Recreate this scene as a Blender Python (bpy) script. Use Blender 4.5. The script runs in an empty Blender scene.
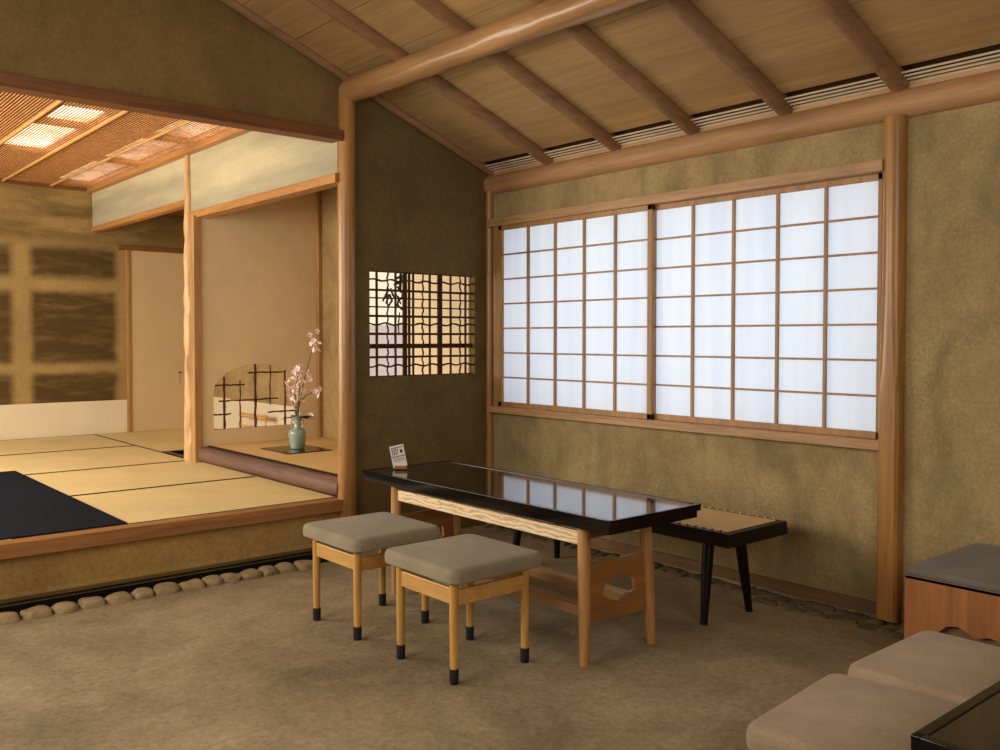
import bpy, bmesh, math, random
from mathutils import Vector, Matrix, noise

# ------------------------------------------------------------------ camera, world, light, exposure
S = bpy.context.scene
C = S.collection
S.view_settings.view_transform = 'Standard'
S.view_settings.look = 'None'
S.view_settings.exposure = 0.0
S.view_settings.gamma = 1.0
S.view_settings.use_curve_mapping = False
S.cycles.use_denoising = True
S.cycles.max_bounces = 8
S.cycles.diffuse_bounces = 5
S.cycles.sample_clamp_indirect = 4.0

cam_d = bpy.data.cameras.new('camera')
cam = bpy.data.objects.new('camera', cam_d); C.objects.link(cam)
RX = Vector((0.76087, -0.64890, 0.0)); 
FW = Vector((0.64868, 0.76061, -0.02595)).normalized()
RX = Vector((0.76087, -0.64890, 0.00033)).normalized()
UP = RX.cross(FW).normalized()
cam.matrix_world = Matrix(((RX.x, UP.x, -FW.x, 0), (RX.y, UP.y, -FW.y, 0), (RX.z, UP.z, -FW.z, 1.4), (0, 0, 0, 1)))
cam_d.sensor_width = 36; cam_d.lens = 0.90707 * 36
cam_d.shift_y = -(375 - 360.54) / 1000
cam_d.clip_start = 0.05
S.camera = cam

world = bpy.data.worlds.new('world'); S.world = world; world.use_nodes = True
world.node_tree.nodes['Background'].inputs[0].default_value = (0.62, 0.74, 1.0, 1)
world.node_tree.nodes['Background'].inputs[1].default_value = 0.8

def area(name, loc, target, sx, sy, power, col, spread=math.pi):
    l = bpy.data.lights.new(name, 'AREA'); l.shape = 'RECTANGLE'; l.size = sx; l.size_y = sy
    l.energy = power; l.color = col; l.spread = spread
    o = bpy.data.objects.new(name, l); C.objects.link(o); o.location = loc
    o.rotation_euler = (Vector(target) - Vector(loc)).to_track_quat('-Z', 'Y').to_euler()
    return o
area('daylight_outside_shoji', (5.3, 3.6, 1.6), (4.3, 3.6, 1.55), 3.4, 1.8, 42, (0.74, 0.85, 1.0))
area('left_side_fill', (-1.2, 3.3, 2.0), (3.6, 3.3, 1.0), 2.6, 1.7, 102, (1.0, 0.93, 0.81))  # unseen area light added at the left wall, standing in for a window
area('near_side_light', (1.4, -1.2, 2.2), (3.4, 4.5, 1.5), 2.2, 1.4, 46, (1.0, 0.93, 0.83))  # unseen area light at the near wall, aimed at the back corner
area('daylight_tatami_room', (-0.85, 7.6, 1.75), (4.2, 7.4, 1.2), 3.6, 1.7, 225, (1.0, 0.92, 0.78))

# ------------------------------------------------------------------ materials
class NT:
    def __init__(s, name):
        s.m = bpy.data.materials.new(name); s.m.use_nodes = True
        s.t = s.m.node_tree; s.b = s.t.nodes['Principled BSDF']
        s.tc = s.t.nodes.new('ShaderNodeTexCoord').outputs['Object']
    def n(s, typ, ins={}, **kw):
        n = s.t.nodes.new(typ)
        for k, v in kw.items(): setattr(n, k, v)
        for k, v in ins.items():
            if hasattr(v, 'is_output'): s.t.links.new(v, n.inputs[k])
            else: n.inputs[k].default_value = v
        return n
    def math(s, op, a, b=0.0, c=0.0):
        return s.n('ShaderNodeMath', {0: a, 1: b, 2: c}, operation=op).outputs[0]
    def mapping(s, scale, loc=(0, 0, 0)):
        return s.n('ShaderNodeMapping', {'Vector': s.tc, 'Scale': scale, 'Location': loc}).outputs[0]
    def noise(s, vec, scale, detail=4, rough=0.55, dist=0.0):
        return s.n('ShaderNodeTexNoise', {'Vector': vec, 'Scale': scale, 'Detail': detail, 'Roughness': rough, 'Distortion': dist}).outputs[0]
    def ramp(s, fac, stops):
        r = s.n('ShaderNodeValToRGB', {'Fac': fac}); e = r.color_ramp.elements
        while len(e) < len(stops): e.new(0.5)
        for i, (p, c) in enumerate(stops):
            e[i].position = p; e[i].color = (c[0], c[1], c[2], 1) if hasattr(c, '__len__') else (c, c, c, 1)
        return r.outputs[0]
    def mix(s, fac, a, b, mode='MIX'):
        n = s.t.nodes.new('ShaderNodeMix'); n.data_type = 'RGBA'; n.blend_type = mode
        for i, v in ((0, fac), (6, a), (7, b)):
            if hasattr(v, 'is_output'): s.t.links.new(v, n.inputs[i])
            else: n.inputs[i].default_value = v if i == 0 else (v[0], v[1], v[2], 1)
        return n.outputs[2]
    def color(s, v):
        if hasattr(v, 'is_output'): s.t.links.new(v, s.b.inputs['Base Color'])
        else: s.b.inputs['Base Color'].default_value = (v[0], v[1], v[2], 1)
    def bump(s, h, strength=0.3, dist=0.01):
        s.t.links.new(s.n('ShaderNodeBump', {'Height': h, 'Strength': strength, 'Distance': dist}).outputs[0], s.b.inputs['Normal'])
    def set(s, **k):
        for a, v in k.items(): s.b.inputs[a.replace('_', ' ')].default_value = v
        return s
def srgb(r, g, b):
    f = lambda c: (c / 255 / 12.92) if c / 255 <= 0.04045 else ((c / 255 + 0.055) / 1.055) ** 2.4
    return (f(r), f(g), f(b))
def mul(c, k): return tuple(x * k for x in c)

def plaster(name, c, var=0.35, fine=60, blotch=1.6, rough=0.95, extra=None, fleck=0.0):
    m = NT(name)
    a = m.noise(m.tc, blotch, 6, 0.62, 0.4); b = m.noise(m.tc, fine, 4, 0.75); d = m.noise(m.tc, blotch * 5.5, 6, 0.7, 0.3)
    col = m.ramp(a, [(0.30, mul(c, 1 - var)), (0.50, c), (0.72, mul(c, 1 + var * 0.6))])
    col = m.mix(min(0.5, var * 2), col, m.ramp(d, [(0.30, (0.70, 0.69, 0.66)), (0.55, (1, 1, 1)), (0.75, (1.22, 1.2, 1.15))]), 'MULTIPLY')
    col = m.mix(0.55, col, m.ramp(b, [(0.30, (0.62, 0.62, 0.60)), (0.55, (1, 1, 1)), (0.72, (1.25, 1.22, 1.15))]), 'MULTIPLY')
    if fleck:
        f = m.noise(m.tc, fine * 1.3, 4, 0.8); g = m.noise(m.mapping((1, 1, 1), (7, 3, 1)), 2.3, 4, 0.6)
        k = m.math('MULTIPLY', m.ramp(f, [(0.52, 0.0), (0.64, 1.0)]), m.ramp(g, [(0.42, 0.0), (0.62, fleck)]))
        col = m.mix(k, col, mul(srgb(214, 188, 132), 1.0))
    if extra: col = extra(m, col)
    m.color(col); m.set(Roughness=rough); m.b.inputs['Specular IOR Level'].default_value = 0.15
    m.bump(m.math('ADD', b, m.math('MULTIPLY', d, 1.5)), 0.4, 0.005)
    return m.m
def wood(name, c, dark=0.6, axis=2, rough=0.5, grain=26, coat=0.0, knots=False):
    m = NT(name)
    sc = [1, 1, 1]; sc[axis] = 0.07
    v = m.mapping(tuple(sc))
    a = m.noise(v, grain, 5, 0.6, 0.8)
    b = m.noise(v, grain * 6, 3, 0.6)
    l = m.noise(m.tc, 1.3, 3)
    col = m.ramp(a, [(0.32, mul(c, dark)), (0.50, c), (0.70, mul(c, 1.22))])
    col = m.mix(0.45, col, m.ramp(b, [(0.35, (0.7, 0.66, 0.6)), (0.6, (1.05, 1.05, 1.05))]), 'MULTIPLY')
    col = m.mix(0.5, col, m.ramp(l, [(0.3, (0.72, 0.70, 0.66)), (0.7, (1.15, 1.12, 1.05))]), 'MULTIPLY')
    if knots:
        k = m.n('ShaderNodeTexVoronoi', {'Vector': m.mapping((1, 1, 0.5) if axis == 2 else (1, 0.5, 1)), 'Scale': 3.2}).outputs[0]
        col = m.mix(m.ramp(k, [(0.02, 1.0), (0.07, 0.0)]), col, mul(c, 0.25))
    m.color(col); m.set(Roughness=rough, Coat_Weight=coat, Coat_Roughness=0.25)
    m.bump(a, 0.15, 0.003)
    return m.m

def stain_extra(m, col):          # damp marks on the earthen wall beside the pillar
    v = m.mapping((0.1, 1.4, 0.7), (0, 0.3, 0.2)); n = m.noise(v, 2.1, 5, 0.62, 0.6)
    k = m.ramp(n, [(0.49, 0.0), (0.66, 0.60)])
    col = m.mix(k, col, srgb(112, 98, 72))
    scr = m.noise(m.mapping((1, 3, 1)), 9, 6, 0.75, 2.2)
    return m.mix(m.ramp(scr, [(0.60, 0.0), (0.70, 0.32)]), col, srgb(196, 172, 120))
M = {}
M['window_wall'] = plaster('earthen_plaster_ochre', srgb(166, 144, 102), 0.28, 60, 1.5, extra=stain_extra, fleck=0.5)
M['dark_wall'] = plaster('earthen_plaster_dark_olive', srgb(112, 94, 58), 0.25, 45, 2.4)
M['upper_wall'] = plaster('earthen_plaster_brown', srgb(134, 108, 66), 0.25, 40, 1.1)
M['skirt_wall'] = plaster('earthen_plaster_golden', srgb(180, 144, 84), 0.22, 40, 1.4)
M['toko_wall'] = plaster('earthen_plaster_buff', srgb(232, 206, 162), 0.08, 120, 1.2)
M['side_wall'] = plaster('earthen_plaster_grey_ochre', srgb(170, 142, 96), 0.3, 80, 3.0)
def streaks(m, col):
    n = m.noise(m.mapping((1, 0.16, 1.5), (0, 0, 0.42)), 2.2, 4, 0.5, 0.1)
    return m.mix(m.ramp(n, [(0.40, 0.0), (0.60, 0.7)]), col, srgb(146, 138, 116))
M['hanging_wall'] = plaster('pale_grey_plaster', srgb(200, 188, 152), 0.08, 80, 1.5, extra=streaks)
def patches(m, col):              # old dark rectangular weathering on the far wall
    sep = m.n('ShaderNodeSeparateXYZ', {0: m.tc}).outputs
    w1 = m.math('MULTIPLY', m.math('SUBTRACT', m.noise(m.tc, 5.0, 4), 0.5), 0.07)
    w2 = m.math('MULTIPLY', m.math('SUBTRACT', m.noise(m.mapping((1, 1, 1), (3, 2, 5)), 5.0, 4), 0.5), 0.06)
    x = m.math('ADD', sep[0], w1); z = m.math('ADD', sep[2], w2)
    def band(v, a, b, f):
        up = m.n('ShaderNodeMapRange', {'Value': v, 'From Min': a - f, 'From Max': a + f}, interpolation_type='SMOOTHSTEP').outputs[0]
        dn = m.n('ShaderNodeMapRange', {'Value': v, 'From Min': b - f, 'From Max': b + f, 'To Min': 1.0, 'To Max': 0.0}, interpolation_type='SMOOTHSTEP').outputs[0]
        return m.math('MULTIPLY', up, dn)
    def plus(*a):
        r = a[0]
        for b in a[1:]: r = m.math('MAXIMUM', r, b)
        return r
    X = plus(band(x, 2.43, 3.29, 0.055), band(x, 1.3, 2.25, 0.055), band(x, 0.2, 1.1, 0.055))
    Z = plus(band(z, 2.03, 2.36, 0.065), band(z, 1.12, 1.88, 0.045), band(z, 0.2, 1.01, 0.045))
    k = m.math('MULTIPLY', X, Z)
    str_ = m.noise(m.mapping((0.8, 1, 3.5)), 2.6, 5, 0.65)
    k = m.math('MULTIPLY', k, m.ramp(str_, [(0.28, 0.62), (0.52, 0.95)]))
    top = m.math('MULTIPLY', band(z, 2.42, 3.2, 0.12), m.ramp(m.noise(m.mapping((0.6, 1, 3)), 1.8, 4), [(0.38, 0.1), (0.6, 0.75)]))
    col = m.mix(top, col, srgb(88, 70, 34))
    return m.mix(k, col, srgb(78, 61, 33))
M['far_wall'] = plaster('earthen_plaster_weathered', srgb(166, 138, 88), 0.16, 45, 1.6, extra=patches)

def earth_floor():
    m = NT('trodden_earth_floor')
    a = m.noise(m.tc, 1.1, 6, 0.62, 0.5); b = m.noise(m.tc, 34, 5, 0.75); c = m.noise(m.tc, 5.5, 5, 0.65, 0.4)
    col = m.ramp(a, [(0.30, srgb(130, 114, 88)), (0.50, srgb(156, 138, 108)), (0.72, srgb(178, 160, 128))])
    col = m.mix(0.6, col, m.ramp(c, [(0.32, (0.72, 0.70, 0.68)), (0.6, (1.05, 1.05, 1.05)), (0.75, (1.25, 1.22, 1.18))]), 'MULTIPLY')
    col = m.mix(0.7, col, m.ramp(b, [(0.30, (0.60, 0.58, 0.55)), (0.5, (1, 1, 1)), (0.70, (1.35, 1.3, 1.22))]), 'MULTIPLY')
    m.color(col); m.set(Roughness=0.9); m.b.inputs['Specular IOR Level'].default_value = 0.2
    m.bump(m.math('ADD', m.math('MULTIPLY', c, 2.0), b), 0.5, 0.006)
    return m.m
M['floor'] = earth_floor()
M['post'] = wood('polished_cedar_post', srgb(174, 124, 64), 0.7, 2, 0.34, 14, 0.15)
M['log'] = wood('peeled_log_along', srgb(176, 132, 88), 0.8, 1, 0.38, 14, 0.3)
M['beam_log'] = wood('smooth_wall_beam', srgb(176, 132, 90), 0.8, 1, 0.6, 12)
M['rafter'] = wood('brown_rafter', srgb(146, 108, 74), 0.72, 0, 0.6, 16)
M['trim_x'] = wood('cedar_trim_x', srgb(164, 112, 62), 0.72, 0, 0.5, 20)
M['trim_y'] = wood('cedar_trim_y', srgb(180, 140, 96), 0.78, 1, 0.5, 20)
M['trim_z'] = wood('cedar_trim_z', srgb(174, 130, 82), 0.78, 2, 0.5, 20)
M['orange_y'] = wood('orange_cedar_beam', srgb(180, 126, 68), 0.78, 1, 0.45, 18)
M['dark_lintel'] = wood('dark_cedar_lintel', srgb(122, 76, 40), 0.7, 0, 0.5, 20)
M['toko_post'] = wood('adzed_pale_log', srgb(208, 166, 112), 0.68, 2, 0.5, 30, 0.1, True)
M['purple_log'] = wood('bark_dark_purple_log', srgb(112, 82, 70), 0.62, 1, 0.55, 40)
M['board'] = wood('thin_cedar_ceiling_board', srgb(172, 140, 92), 0.93, 1, 0.75, 6)
M['baseboard'] = wood('baseboard_brown', srgb(128, 88, 48), 0.75, 1, 0.6, 18)
M['box_wood'] = wood('orange_plywood', srgb(176, 112, 58), 0.75, 2, 0.5, 13)
M['stool_wood'] = wood('honey_beech', srgb(208, 158, 84), 0.78, 2, 0.35, 14, 0.3)
M['stool_rail'] = wood('honey_beech_rail', srgb(212, 162, 90), 0.85, 1, 0.4, 10, 0.2)
M['table_wood'] = wood('tan_oak', srgb(196, 146, 92), 0.8, 2, 0.4, 16, 0.15)
M['panel_wood'] = wood('brown_oak_panel', srgb(160, 110, 58), 0.85, 0, 0.45, 12, 0.1)
M['panel_wood_y'] = wood('brown_oak_stretcher', srgb(176, 134, 86), 0.8, 1, 0.7, 12)
def ash():
    m = NT('pale_ash_wavy_grain')
    v = m.mapping((1, 0.22, 1.0))
    w = m.n('ShaderNodeTexWave', {'Vector': v, 'Scale': 16, 'Distortion': 9, 'Detail': 3, 'Detail Scale': 2.2}, bands_direction='Z').outputs[1]
    m.color(m.ramp(w, [(0.0, srgb(206, 168, 118)), (0.35, srgb(236, 206, 160)), (1.0, srgb(246, 224, 184))])); m.set(Roughness=0.45)
    return m.m
M['ash'] = ash()
def plain(name, c, rough=0.5, spec=0.5, coat=0.0, metal=0.0, nscale=40, var=0.1, bmp=0.0):
    m = NT(name)
    n = m.noise(m.tc, nscale, 3)
    m.color(m.ramp(n, [(0.3, mul(c, 1 - var)), (0.7, mul(c, 1 + var))]))
    m.set(Roughness=rough, Coat_Weight=coat, Metallic=metal, Coat_Roughness=0.05)
    m.b.inputs['Specular IOR Level'].default_value = spec
    if bmp: m.bump(n, bmp, 0.003)
    return m.m
M['lacquer'] = plain('black_lacquer', srgb(16, 12, 11), 0.10, 0.4, 0.0)
M['lacquer_matte'] = plain('black_lacquer_satin', srgb(14, 11, 10), 0.35, 0.35)
M['lacquer_brown'] = plain('dark_brown_lacquer_inset', srgb(34, 22, 15), 0.06, 0.5, 0.25)
M['rubber'] = plain('black_rubber', srgb(40, 38, 34), 0.7, 0.3)
def fabric(name, c, sc=260, sheen=0.12):
    m = NT(name)
    a = m.noise(m.tc, sc, 2, 0.6); b = m.noise(m.tc, 7, 4)
    col = m.mix(0.6, m.ramp(b, [(0.3, mul(c, 0.86)), (0.7, mul(c, 1.1))]), m.ramp(a, [(0.3, (0.65, 0.65, 0.65)), (0.65, (1.15, 1.15, 1.15))]), 'MULTIPLY')
    m.color(col); m.set(Roughness=0.95, Sheen_Weight=sheen); m.b.inputs['Specular IOR Level'].default_value = 0.1
    m.bump(a, 0.3, 0.002); return m.m
M['seat'] = fabric('taupe_grey_upholstery', srgb(152, 138, 114))
M['seat_warm'] = fabric('taupe_warm_upholstery', srgb(168, 146, 120))
M['seat_blue'] = fabric('slate_grey_upholstery', srgb(118, 112, 100))
M['navy'] = fabric('navy_felt_carpet', srgb(24, 25, 36), 200, 0.0)
M['heri'] = plain('dark_tatami_border', srgb(44, 28, 14), 0.85, 0.2)
def tatami(name, c, ax):
    m = NT(name)
    s = [30, 30, 30]; s[ax] = 260
    a = m.noise(m.mapping(tuple(s)), 1, 2, 0.6); b = m.noise(m.tc, 2.0, 4)
    col = m.mix(0.3, m.ramp(b, [(0.3, mul(c, 0.92)), (0.7, mul(c, 1.06))]), m.ramp(a, [(0.3, (0.75, 0.75, 0.7)), (0.7, (1.15, 1.15, 1.15))]), 'MULTIPLY')
    m.color(col); m.set(Roughness=0.75); m.b.inputs['Specular IOR Level'].default_value = 0.25; m.bump(a, 0.15, 0.002); return m.m
M['tatami'] = tatami('tatami_rush', srgb(228, 202, 144), 0)
M['toko_mat'] = tatami('fine_rush_mat', srgb(222, 184, 122), 1)
M['cane'] = tatami('woven_tan_leather', srgb(222, 188, 134), 1)
M['washi'] = plain('white_washi_dado', srgb(222, 208, 178), 0.9, 0.1, nscale=3, var=0.03)
M['fusuma'] = plain('buff_fusuma_paper', srgb(204, 178, 136), 0.85, 0.15, nscale=2, var=0.03)
M['alcove_ceiling'] = plain('red_brown_boards', srgb(140, 86, 56), 0.8, 0.2)
M['celadon'] = plain('celadon_glaze', srgb(142, 160, 142), 0.2, 0.5, 0.5, nscale=30, var=0.08)
M['stone'] = plaster('rough_tan_stone', srgb(172, 150, 112), 0.3, 70, 9)
M['gravel'] = plaster('grey_cobbles', srgb(118, 106, 82), 0.4, 60, 12)
M['branch'] = plain('red_brown_twig', srgb(92, 52, 30), 0.6, 0.3, nscale=60, var=0.3)
M['reed'] = plain('woven_bronze_reed', srgb(196, 136, 80), 0.55, 0.4, nscale=25, var=0.35)
M['reed_dark'] = plain('lattice_reed', srgb(72, 46, 22), 0.7, 0.2, nscale=40, var=0.3)
M['bamboo'] = plain('pale_bamboo_pole', srgb(212, 160, 94), 0.4, 0.4, nscale=12, var=0.15)
M['slat_pale'] = plain('pale_split_bamboo', srgb(206, 186, 156), 0.35, 0.5, nscale=8, var=0.15)
M['dark_board'] = plain('smoked_dark_board', srgb(70, 44, 26), 0.8, 0.2)
M['brown_board'] = plain('dull_brown_board', srgb(128, 100, 72), 0.8, 0.2)
M['black'] = plain('soot_shade_black', srgb(14, 11, 9), 0.9, 0.1)  # hearth soot, and the shade painted behind the foundation stones
M['ink'] = plain('black_ink', srgb(40, 32, 28), 0.8, 0.1)
M['scroll'] = plain('white_scroll_paper', srgb(255, 250, 240), 0.9, 0.1, nscale=3, var=0.02)
M['scroll_low'] = plain('lavender_scroll_mount', srgb(206, 198, 210), 0.9, 0.1, nscale=3, var=0.03)
M['silk'] = plain('tan_washi_wall_paper', srgb(234, 212, 176), 0.85, 0.1, nscale=3, var=0.04)
M['petal'] = plain('pale_pink_petal', srgb(250, 226, 220), 0.7, 0.2, nscale=60, var=0.12)
M['stamen'] = plain('rose_flower_centre', srgb(196, 108, 104), 0.7, 0.2)
M['leaf'] = plain('dark_green_leaf', srgb(70, 80, 44), 0.5, 0.4, nscale=40, var=0.25)
M['stem'] = plain('green_brown_stem', srgb(96, 88, 50), 0.6, 0.3)
M['card'] = plain('white_card', srgb(222, 212, 206), 0.6, 0.3, nscale=5, var=0.02)
def shoji():
    m = NT('shoji_paper')
    sep = m.n('ShaderNodeSeparateXYZ', {0: m.tc}).outputs
    v = m.mapping((0.2, 1, 0.06))
    n = m.noise(v, 9, 4, 0.6); f = m.noise(m.tc, 130, 2)
    col = m.mix(0.5, m.ramp(n, [(0.3, (0.86, 0.88, 0.90)), (0.6, (0.94, 0.94, 0.93))]), m.ramp(f, [(0.3, (0.93, 0.93, 0.93)), (0.7, (1, 1, 1))]), 'MULTIPLY')
    d = m.n('ShaderNodeBsdfDiffuse', {'Color': col}).outputs[0]; t = m.n('ShaderNodeBsdfTranslucent', {'Color': col}).outputs[0]
    x = m.n('ShaderNodeMixShader', {0: 0.6, 1: d, 2: t}).outputs[0]
    m.t.links.new(x, m.t.nodes['Material Output'].inputs[0])
    return m.m
M['shoji'] = shoji()
def lamp_mat(name, k):            # frosted panes over the reed ceiling, with dappled light put into their glow by noise
    m = NT(name); m.color((0.8, 0.72, 0.6))
    n = m.noise(m.tc, 9, 5, 0.7, 0.5); g = m.noise(m.tc, 2.2, 3)
    st = m.math('MULTIPLY', m.ramp(n, [(0.38, 0.25), (0.62, 1.0)]), m.math('MULTIPLY', m.ramp(g, [(0.35, 0.35), (0.6, 1.0)]), k))
    m.t.links.new(st, m.b.inputs['Emission Strength']); m.b.inputs['Emission Color'].default_value = (1.0, 0.90, 0.70, 1)
    return m.m
M['lamp'] = lamp_mat('bright_frosted_skylight', 4.2); M['lamp_dim'] = lamp_mat('dim_frosted_skylight', 2.6)

# ------------------------------------------------------------------ geometry helpers
ORG = {}
def new(): return bmesh.new()
def obj(name, bm, mat, parent=None, smooth=False):
    org = ORG.get(parent.name, Vector()) if parent else Vector()
    if org.length: bmesh.ops.translate(bm, verts=bm.verts, vec=-org)
    bmesh.ops.recalc_face_normals(bm, faces=bm.faces)
    me = bpy.data.meshes.new(name); bm.to_mesh(me); bm.free()
    me.materials.append(M[mat])
    if smooth:
        for p in me.polygons: p.use_smooth = True
        try: me.set_sharp_from_angle(angle=math.radians(40))
        except Exception: pass
    o = bpy.data.objects.new(name, me); C.objects.link(o)
    if parent: o.parent = parent
    ORG[o.name] = org
    return o
def tag(o, label, cat, group=None, kind=None):
    o['label'] = label; o['category'] = cat
    if group: o['group'] = group
    if kind: o['kind'] = kind
    return o
def thing(name, loc, label, cat, group=None):
    o = bpy.data.objects.new(name, None); C.objects.link(o); o.location = loc; o.empty_display_size = 0.1
    ORG[o.name] = Vector(loc); return tag(o, label, cat, group)
def struct(o, label=None):
    o['kind'] = 'structure'
    if label: o['label'] = label
    return o
def box(bm, x0, x1, y0, y1, z0, z1, bev=0.0, seg=2):
    r = bmesh.ops.create_cube(bm, size=1.0)
    for v in r['verts']:
        v.co = Vector(((x0 + x1) / 2 + v.co.x * (x1 - x0), (y0 + y1) / 2 + v.co.y * (y1 - y0), (z0 + z1) / 2 + v.co.z * (z1 - z0)))
    if bev:
        es = list({e for v in r['verts'] for e in v.link_edges})
        bmesh.ops.bevel(bm, geom=es, offset=bev, segments=seg, affect='EDGES', profile=0.5)
    return bm
def tube(bm, pts, radii, seg=10, wob=0.0, seed=0.0, cap=True):
    pts = [Vector(p) for p in pts]
    if not hasattr(radii, '__len__'): radii = [radii] * len(pts)
    rings = []; prev = None
    for i, p in enumerate(pts):
        d = (pts[min(i + 1, len(pts) - 1)] - pts[max(i - 1, 0)]).normalized()
        if prev is None:
            a = Vector((0, 0, 1)) if abs(d.z) < 0.9 else Vector((1, 0, 0))
            u = d.cross(a).normalized()
        else:
            u = (prev - d * prev.dot(d)).normalized()
        prev = u; w = d.cross(u)
        ring = []
        for k in range(seg):
            t = 2 * math.pi * k / seg; r = radii[i]
            q = u * math.cos(t) + w * math.sin(t)
            if wob: r *= 1 + wob * noise.noise(Vector((q.x * 1.7 + seed, q.y * 1.7 + i * 0.45, q.z * 1.7 + i * 0.3)))
            ring.append(bm.verts.new(p + q * r))
        rings.append(ring)
    for a, b in zip(rings, rings[1:]):
        for k in range(seg):
            bm.faces.new((a[k], a[(k + 1) % seg], b[(k + 1) % seg], b[k]))
    if cap:
        bm.faces.new(rings[0][::-1]); bm.faces.new(rings[-1])
    return bm
def line(p, q, n):
    p, q = Vector(p), Vector(q); return [p.lerp(q, i / n) for i in range(n + 1)]
def log(bm, p, q, r0, r1, n=14, seg=18, wob=0.06, seed=0.0):
    return tube(bm, line(p, q, n), [r0 + (r1 - r0) * i / n for i in range(n + 1)], seg, wob, seed)
def lathe(bm, c, prof, seg=28):
    rings = [[bm.verts.new((c[0] + r * math.cos(2 * math.pi * k / seg), c[1] + r * math.sin(2 * math.pi * k / seg), c[2] + z)) for k in range(seg)] for r, z in prof]
    for a, b in zip(rings, rings[1:]):
        for k in range(seg): bm.faces.new((a[k], a[(k + 1) % seg], b[(k + 1) % seg], b[k]))
    bm.faces.new(rings[0][::-1]); bm.faces.new(rings[-1]); return bm
def plate(bm, outer, holes, axis, a, b):
    """A plate of thickness a..b across `axis`, outline and holes given in the two other coordinates."""
    def P(u, v, w): return {0: (w, u, v), 1: (u, w, v), 2: (u, v, w)}[axis]
    loops = [outer] + holes
    for w in (a, b):
        es = []
        for lp in loops:
            vs = [bm.verts.new(P(u, v, w)) for u, v in lp]
            es += [bm.edges.new((vs[i], vs[(i + 1) % len(vs)])) for i in range(len(vs))]
        bmesh.ops.triangle_fill(bm, edges=es, use_beauty=True, use_dissolve=False)
    for lp in loops:
        for i in range(len(lp)):
            p, q = lp[i], lp[(i + 1) % len(lp)]
            bm.faces.new([bm.verts.new(P(*p, a)), bm.verts.new(P(*q, a)), bm.verts.new(P(*q, b)), bm.verts.new(P(*p, b))])
    bmesh.ops.remove_doubles(bm, verts=bm.verts, dist=1e-5)
    return bm
def rect(u0, u1, v0, v1): return [(u0, v0), (u1, v0), (u1, v1), (u0, v1)]

XW, YB = 4.33, 5.2            # window wall plane, partition plane
ZP = 0.335                    # raised tatami level
ZT = 0.465                    # tokonoma level
RS, RA = -0.3804, 4.218       # rafter underside: z = RA + RS x
def roof(x): return RA + RS * x

# ------------------------------------------------------------------ shell of the earthen-floored room
struct(obj('floor', box(new(), -1.4, 4.6, -1.6, 5.35, -0.1, 0.0), 'floor'))
bm = plate(new(), rect(-1.6, 5.30, 0.0, 2.72), [rect(2.155, 5.12, 0.87, 2.215)], 0, XW, XW + 0.12)
struct(obj('wall_right', bm, 'window_wall'))
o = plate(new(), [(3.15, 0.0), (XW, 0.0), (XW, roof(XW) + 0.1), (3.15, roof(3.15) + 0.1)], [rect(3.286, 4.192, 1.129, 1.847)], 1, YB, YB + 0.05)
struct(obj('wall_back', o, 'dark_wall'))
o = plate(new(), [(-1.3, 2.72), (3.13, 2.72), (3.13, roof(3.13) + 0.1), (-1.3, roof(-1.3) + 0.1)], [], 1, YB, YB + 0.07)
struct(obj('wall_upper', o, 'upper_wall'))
struct(obj('wall_left', box(new(), -1.42, -1.3, -1.6, 10.5, 0.0, 4.9), 'upper_wall'))
struct(obj('wall_near', box(new(), -1.3, XW, -1.62, -1.5, 0.0, 4.9), 'upper_wall'))
# sloping board ceiling: thin boards running along the window wall, with fine joints
bm = new(); x = 4.215; k = 0
while x > -1.3:
    x2 = max(x - (0.345 if k else 0.125 + 0.345), -1.3)
    za, zb = roof(x) + 0.055, roof(x2) + 0.055
    off = 0.0
    vs = [(x, -1.5, za + off), (x, 5.2, za + off), (x2 + 0.009, 5.2, zb + off), (x2 + 0.009, -1.5, zb + off)]
    lo = [bm.verts.new(v) for v in vs]; hi = [bm.verts.new((v[0], v[1], v[2] + 0.012)) for v in vs]
    bm.faces.new(lo); bm.faces.new(hi)
    for i in range(4): bm.faces.new((lo[i], lo[(i + 1) % 4], hi[(i + 1) % 4], hi[i]))
    x = x2; k += 1
struct(obj('ceiling', bm, 'board'))
bm = new()
z0, z1 = roof(4.5) + 0.085, roof(-1.4) + 0.085
vs = [(4.5, -1.6, z0), (4.5, 5.3, z0), (-1.4, 5.3, z1), (-1.4, -1.6, z1)]
lo = [bm.verts.new(v) for v in vs]; hi = [bm.verts.new((v[0], v[1], v[2] + 0.05)) for v in vs]
bm.faces.new(lo); bm.faces.new(hi)
for i in range(4): bm.faces.new((lo[i], lo[(i + 1) % 4], hi[(i + 1) % 4], hi[i]))
struct(obj('ceiling_backing', bm, 'dark_board'))
bm = new()
for i in range(4):
    x = 4.238 + i * 0.027; z = roof(x) + 0.040
    tube(bm, line((x, -1.5, z), (x, 5.2, z), 10), 0.0055, 6)
struct(obj('ceiling_bamboo_slats', bm, 'slat_pale'))
bm = box(new(), 4.322, 4.345, -1.5, 5.2, 2.56, 2.625)
struct(obj('trim_eave_board', bm, 'trim_y'))

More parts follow.
